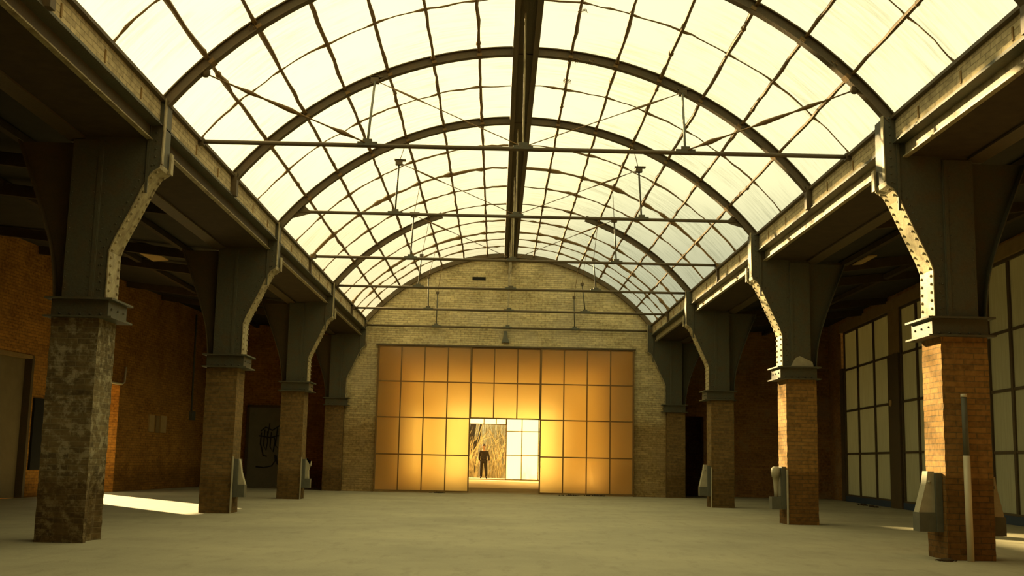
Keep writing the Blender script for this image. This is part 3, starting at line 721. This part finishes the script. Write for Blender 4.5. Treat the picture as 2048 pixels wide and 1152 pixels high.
# ------------------------------------------------------------------ left wall details
def lprism(y0, y1, z0, z1, off0, off1):   # off>0 into the room
    return MB().prism([(XL(y0)+off0, y0), (XL(y1)+off0, y1), (XL(y1)+off1, y1), (XL(y0)+off1, y0)], 'z', z0, z1)
d = lprism(23.1, 24.68, 0, 3.0, -.22, -.14).build('door_1', m_ldoor); struct(d)
fr = lprism(24.58, 24.68, 0, 3.0, -.14, .02).build('door_frame', m_steel_d, d)
fr = lprism(23.1, 24.68, 2.93, 3.0, -.14, .02).build('door_frame', m_lintel, d)
q = lprism(24.78, 25.42, .58, 2.11, .0, .05).build('wall_board', m_black); tag(q, 'tall matt black board on the left wall, half hidden by the nearest left pier', 'board')
t = thing('wall_pipe', (XL(29.3)+.05, 29.3, 2.7), 'short bent pale pipe on the left wall above the sunlit door jamb', 'pipe')
MB().tube([(XL(28.6)+.05, 28.6, 2.70), (XL(29.2)+.06, 29.2, 2.70), (XL(29.35)+.06, 29.35, 2.76), (XL(29.38)+.06, 29.38, 3.15)], .028, 8).build('pipe', m_pipe, t)
for y0, y1, z0, z1, mm, lb in ((31.25, 31.62, 1.56, 2.02, m_plate, 'left of three small plates on the orange-brown left wall'), (31.74, 31.98, 1.54, 2.0, m_lintel, 'middle and darkest of three small plates on the left wall'), (32.08, 32.5, 1.55, 2.02, m_plate, 'right of three small plates on the orange-brown left wall')):
    q = lprism(y0, y1, z0, z1, .0, .035).build('wall_plate', mm); tag(q, lb, 'plate')
t = thing('conduit', (XL(34.44)+.03, 34.44, 2.06), 'long thin dark conduit down the left wall ending in a switch box', 'conduit')
MB().tube([(XL(34.4)+.03, 34.4, 5.15), (XL(34.46)+.03, 34.46, 2.2)], .03, 6).build('tube', m_cast_d, t)
lprism(34.36, 34.66, 1.98, 2.24, .0, .09).build('switch_box', m_cast_d, t)
# graffiti door in the end wall of the left aisle
d = MB().box(-7.93, -6.45, 36.93, 37.0, 0, 2.50).build('door_2', m_gdoor); struct(d)
MB().box(-8.0, -7.92, 36.9, 37.0, 0, 2.56).box(-6.46, -6.38, 36.9, 37.0, 0, 2.56).box(-8.0, -6.38, 36.9, 37.0, 2.50, 2.58).build('door_frame', m_steel_d, d)
g = MB()
def stroke(pts): g.tube([(-7.95+x*1.05, 36.925, z) for x, z in pts], .022, 5)
stroke([(.40, 1.75), (.55, 1.88), (.75, 1.78), (.95, 1.92), (1.1, 2.05)]); stroke([(.42, 1.70), (.40, 1.35), (.45, 1.2)]); stroke([(.52, 1.80), (.50, 1.3), (.58, 1.15), (.62, 1.4), (.60, 1.75)])
stroke([(.35, 1.60), (.70, 1.55), (.95, 1.62)]); stroke([(.72, 1.72), (.70, 1.25), (.80, 1.1), (.85, 1.45), (.80, 1.6)]); stroke([(.90, 1.85), (.86, 1.3), (1.0, 1.15), (1.02, 1.5)])
stroke([(.30, .62), (.55, .60), (.78, .66), (.88, .82), (.86, 1.0)]); stroke([(.90, .98), (.94, .72), (1.08, .64), (1.2, .75)]); stroke([(.45, 1.2), (.50, .98), (.62, .95)]); stroke([(.66, 2.0), (.60, 1.5)])
g.build('graffiti', m_ink, d)
# right doorway is an opening; a dark lobby lies behind it

# ------------------------------------------------------------------ person outside beyond the back room
m_suit = plain('dark_suit', (.030, .020, .010), .9, var=.15)
m_skin = plain('skin', (.45, .24, .13), .6, var=.05)
m_hair = plain('hair', (.07, .04, .02), .7, var=.2)
PX, PY = -.60, 57.75
struct(MB().box(-2.6, 3.0, 57.15, 59.2, -.06, .06).build('floor_doorstep', m_ground))
H = thing('person', (PX, PY, .06), 'person in a dark jacket and trousers standing in the far doorway against the light', 'person')
def skin(name, verts, edges, radii, material, parent, sub=2):
    me = bpy.data.meshes.new(name); me.from_pydata(verts, edges, []); o = bpy.data.objects.new(name, me); COL.objects.link(o)
    md = o.modifiers.new('skin', 'SKIN'); md.use_smooth_shade = True
    sv = me.skin_vertices[0].data if me.skin_vertices else None
    if sv is None:
        bm = bmesh.new(); bm.from_mesh(me); bm.verts.layers.skin.verify(); bm.to_mesh(me); bm.free(); sv = me.skin_vertices[0].data
    for i, r in enumerate(radii):
        sv[i].radius = (r, r) if not isinstance(r, tuple) else r; sv[i].use_root = (i == 0)
    s2 = o.modifiers.new('sub', 'SUBSURF'); s2.levels = sub; s2.render_levels = sub
    me.materials.append(material); o.parent = parent; return o
def chainbuild():
    V, E_, R_ = [], [], []
    def add(p, r, par=None):
        V.append(p); R_.append(r)
        if par is not None: E_.append((par, len(V)-1))
        return len(V)-1
    return V, E_, R_, add
def body_chain(add, cloth, arms=True, legs=True, torso=True, hand=True, headon=True):
    g = .022 if cloth else -.012
    pel = add((0, 0, .98), (.140+g, .100+g))
    if cloth and torso: add((0, 0, .80), (.165, .125), pel)
    if torso:
        w = add((.0, 0, 1.12), (.135+g, .095+g), pel); ch = add((0, .0, 1.32), (.165+g, .11+g), w); sh = add((0, 0, 1.455), (.12+g, .075+g), ch)
        if headon:
            nk = add((0, 0, 1.54), .055, sh); h1 = add((0, -.015, 1.62), .078, nk); h2 = add((0, -.01, 1.71), (.082, .095), h1); add((0, .0, 1.78), .062, h2)
            add((0, -.125, 1.665), .012, h1+0)
        if arms:
            for s, hx, kx in ((-1, .225, .235), (1, .30, .265)):
                a = add((s*.175, 0, 1.43), .054+g, sh); e_ = add((s*kx, .02, 1.17), .045+g, a); wr_ = add((s*hx, -.05, .93), .031+g*.8, e_)
                if hand:
                    pm = add((s*(hx+.01), -.06, .87), (.034, .018), wr_)
                    for i, (dy, ln) in enumerate(((-.036, .062), (-.012, .075), (.012, .070), (.034, .055))):
                        k1 = add((s*(hx+.012), -.06+dy, .83), .0095, pm); k2 = add((s*(hx+.008), -.06+dy-.004, .83-ln*.55), .0088, k1); add((s*(hx-.006), -.06+dy-.006, .83-ln), .0078, k2)
                    th = add((s*(hx-.012), -.105, .87), .011, pm); add((s*(hx-.02), -.122, .835), .009, th)
    if legs:
        for s, fy, fx in ((-1, .10, .125), (1, -.06, .16)):
            hp = add((s*.095, 0, .90), .088+g, pel); kn = add((s*.12, fy*.4-.02, .50), .060+g, hp); an = add((s*fx, fy, .11 if not cloth else .05), .042+g*1.6, kn)
            if not cloth: hl = add((s*fx, fy+.03, .045), .036, an); add((s*(fx+.02), fy-.15, .03), .030, an)
V, E_, R_, add = chainbuild(); body_chain(add, False); skin('body', V, E_, R_, m_skin, H)
V, E_, R_, add = chainbuild(); body_chain(add, True, legs=False, hand=False, headon=False); skin('jacket', V, E_, R_, m_suit, H)
V, E_, R_, add = chainbuild(); body_chain(add, True, torso=False); skin('trousers', V, E_, R_, m_suit, H)
for s, fy, fx in ((-1, .10, .125), (1, -.06, .16)):
    V = [(s*fx, fy+.05, .05), (s*(fx+.01), fy-.05, .045), (s*(fx+.02), fy-.17, .035)]
    skin('shoe', V, [(0, 1), (1, 2)], [.052, .050, .042], m_black, H)
q = MB().ball((0, .012, 1.735), .105, 12, 8, (.92, 1.0, .95)).build('hair', m_hair); q.parent = H
for s in (-1, 1):
    q = MB().ball((s*.032, -.100, 1.70), .011, 8, 5).build('eye', m_black); q.parent = H
    q = MB().ball((s*.092, .0, 1.68), .024, 8, 5, (.4, .8, 1.2)).build('ear', m_skin); q.parent = H
q = MB().ball((0, -.098, 1.625), .02, 8, 5, (1.2, .4, .3)).build('mouth', m_plate); q.parent = H

H.scale = (.93, .93, .93)
# ------------------------------------------------------------------ greenery outside
def reed_mat():
    m, t, o = mat('dry_reeds'); v = coords(t, False); n1 = noise(t, v, 1.5, 5)
    c = ramp(t, n1, ((.3, (.45, .34, .15)), (.7, (.95, .80, .45))))
    a = N(t, 'ShaderNodeBsdfDiffuse'); b = N(t, 'ShaderNodeBsdfTranslucent'); L(t, c, a.inputs[0]); L(t, c, b.inputs[0])
    x = N(t, 'ShaderNodeMixShader'); x.inputs[0].default_value = .55; L(t, a.outputs[0], x.inputs[1]); L(t, b.outputs[0], x.inputs[2]); L(t, x.outputs[0], o.inputs[0]); return m
m_reed = reed_mat()
m_bank = plain('scrub_bank', (.60, .48, .27), .95, var=.5, scale=1.0, bd=.05)
m_bark = plain('bark', (.06, .045, .025), .95, var=.4, scale=5, bd=.02)
bk = MB(); nx, ny = 24, 10; rb = random.Random(5)
for j in range(ny+1):
    for i in range(nx+1):
        y = 68+j*1.6; bk.v.append((-12+i, y, -.06+(j**1.3)*.42+(rb.uniform(-.2, .2) if j else -.05)))
for j in range(ny):
    for i in range(nx): bk.f.append([j*(nx+1)+i, j*(nx+1)+i+1, (j+1)*(nx+1)+i+1, (j+1)*(nx+1)+i]); bk.sm.append(True)
struct(bk.build('ground_bank', m_bank))
rd = MB()
for _ in range(1500):
    x = rb.uniform(-4.5, 4.5); y = rb.uniform(61.5, 74); h = rb.uniform(.6, 3.6); z0 = -.06 if y < 68 else -.06+(((y-68)/1.6)**1.3)*.42-.2
    if y < 64 and abs(x-PX) < .6: h *= .5
    lean = Vector((rb.uniform(-.6, .8), rb.uniform(-.3, .3), 0)); pts = []
    for i in range(6):
        u = i/5; pts.append(Vector((x, y, z0))+lean*(u*u*h*.5)+Vector((0, 0, h*(u-.18*u*u*u*abs(lean.x)*2))))
    rd.tube(pts, [.018, .022, .020, .017, .012, .003], 3, False)
q = rd.build('reeds', m_reed); tag(q, 'tangle of tall golden reeds and dry grass outside beyond the far doorway', 'reeds', kind='stuff')
t = thing('tree', (-1.35, 66, -.06), 'dark tree trunk outside at the left edge of the far doorway', 'tree')
MB().tube([(-1.38, 66, -.1), (-1.30, 66, 1.2), (-1.42, 66.1, 2.4), (-1.2, 66.1, 3.8), (-1.35, 66.2, 5.5)], [.26, .20, .19, .17, .12], 10).build('trunk', m_bark, t)
MB().tube([(-1.30, 66, 1.5), (-1.0, 66, 2.2), (-.85, 66.1, 3.2), (-.6, 66.1, 4.2)], [.10, .08, .06, .03], 7).build('branch', m_bark, t)
MB().tube([(-1.35, 66, 2.2), (-1.7, 66, 2.9), (-1.8, 66.1, 4.0)], [.10, .08, .04], 7).build('branch', m_bark, t)
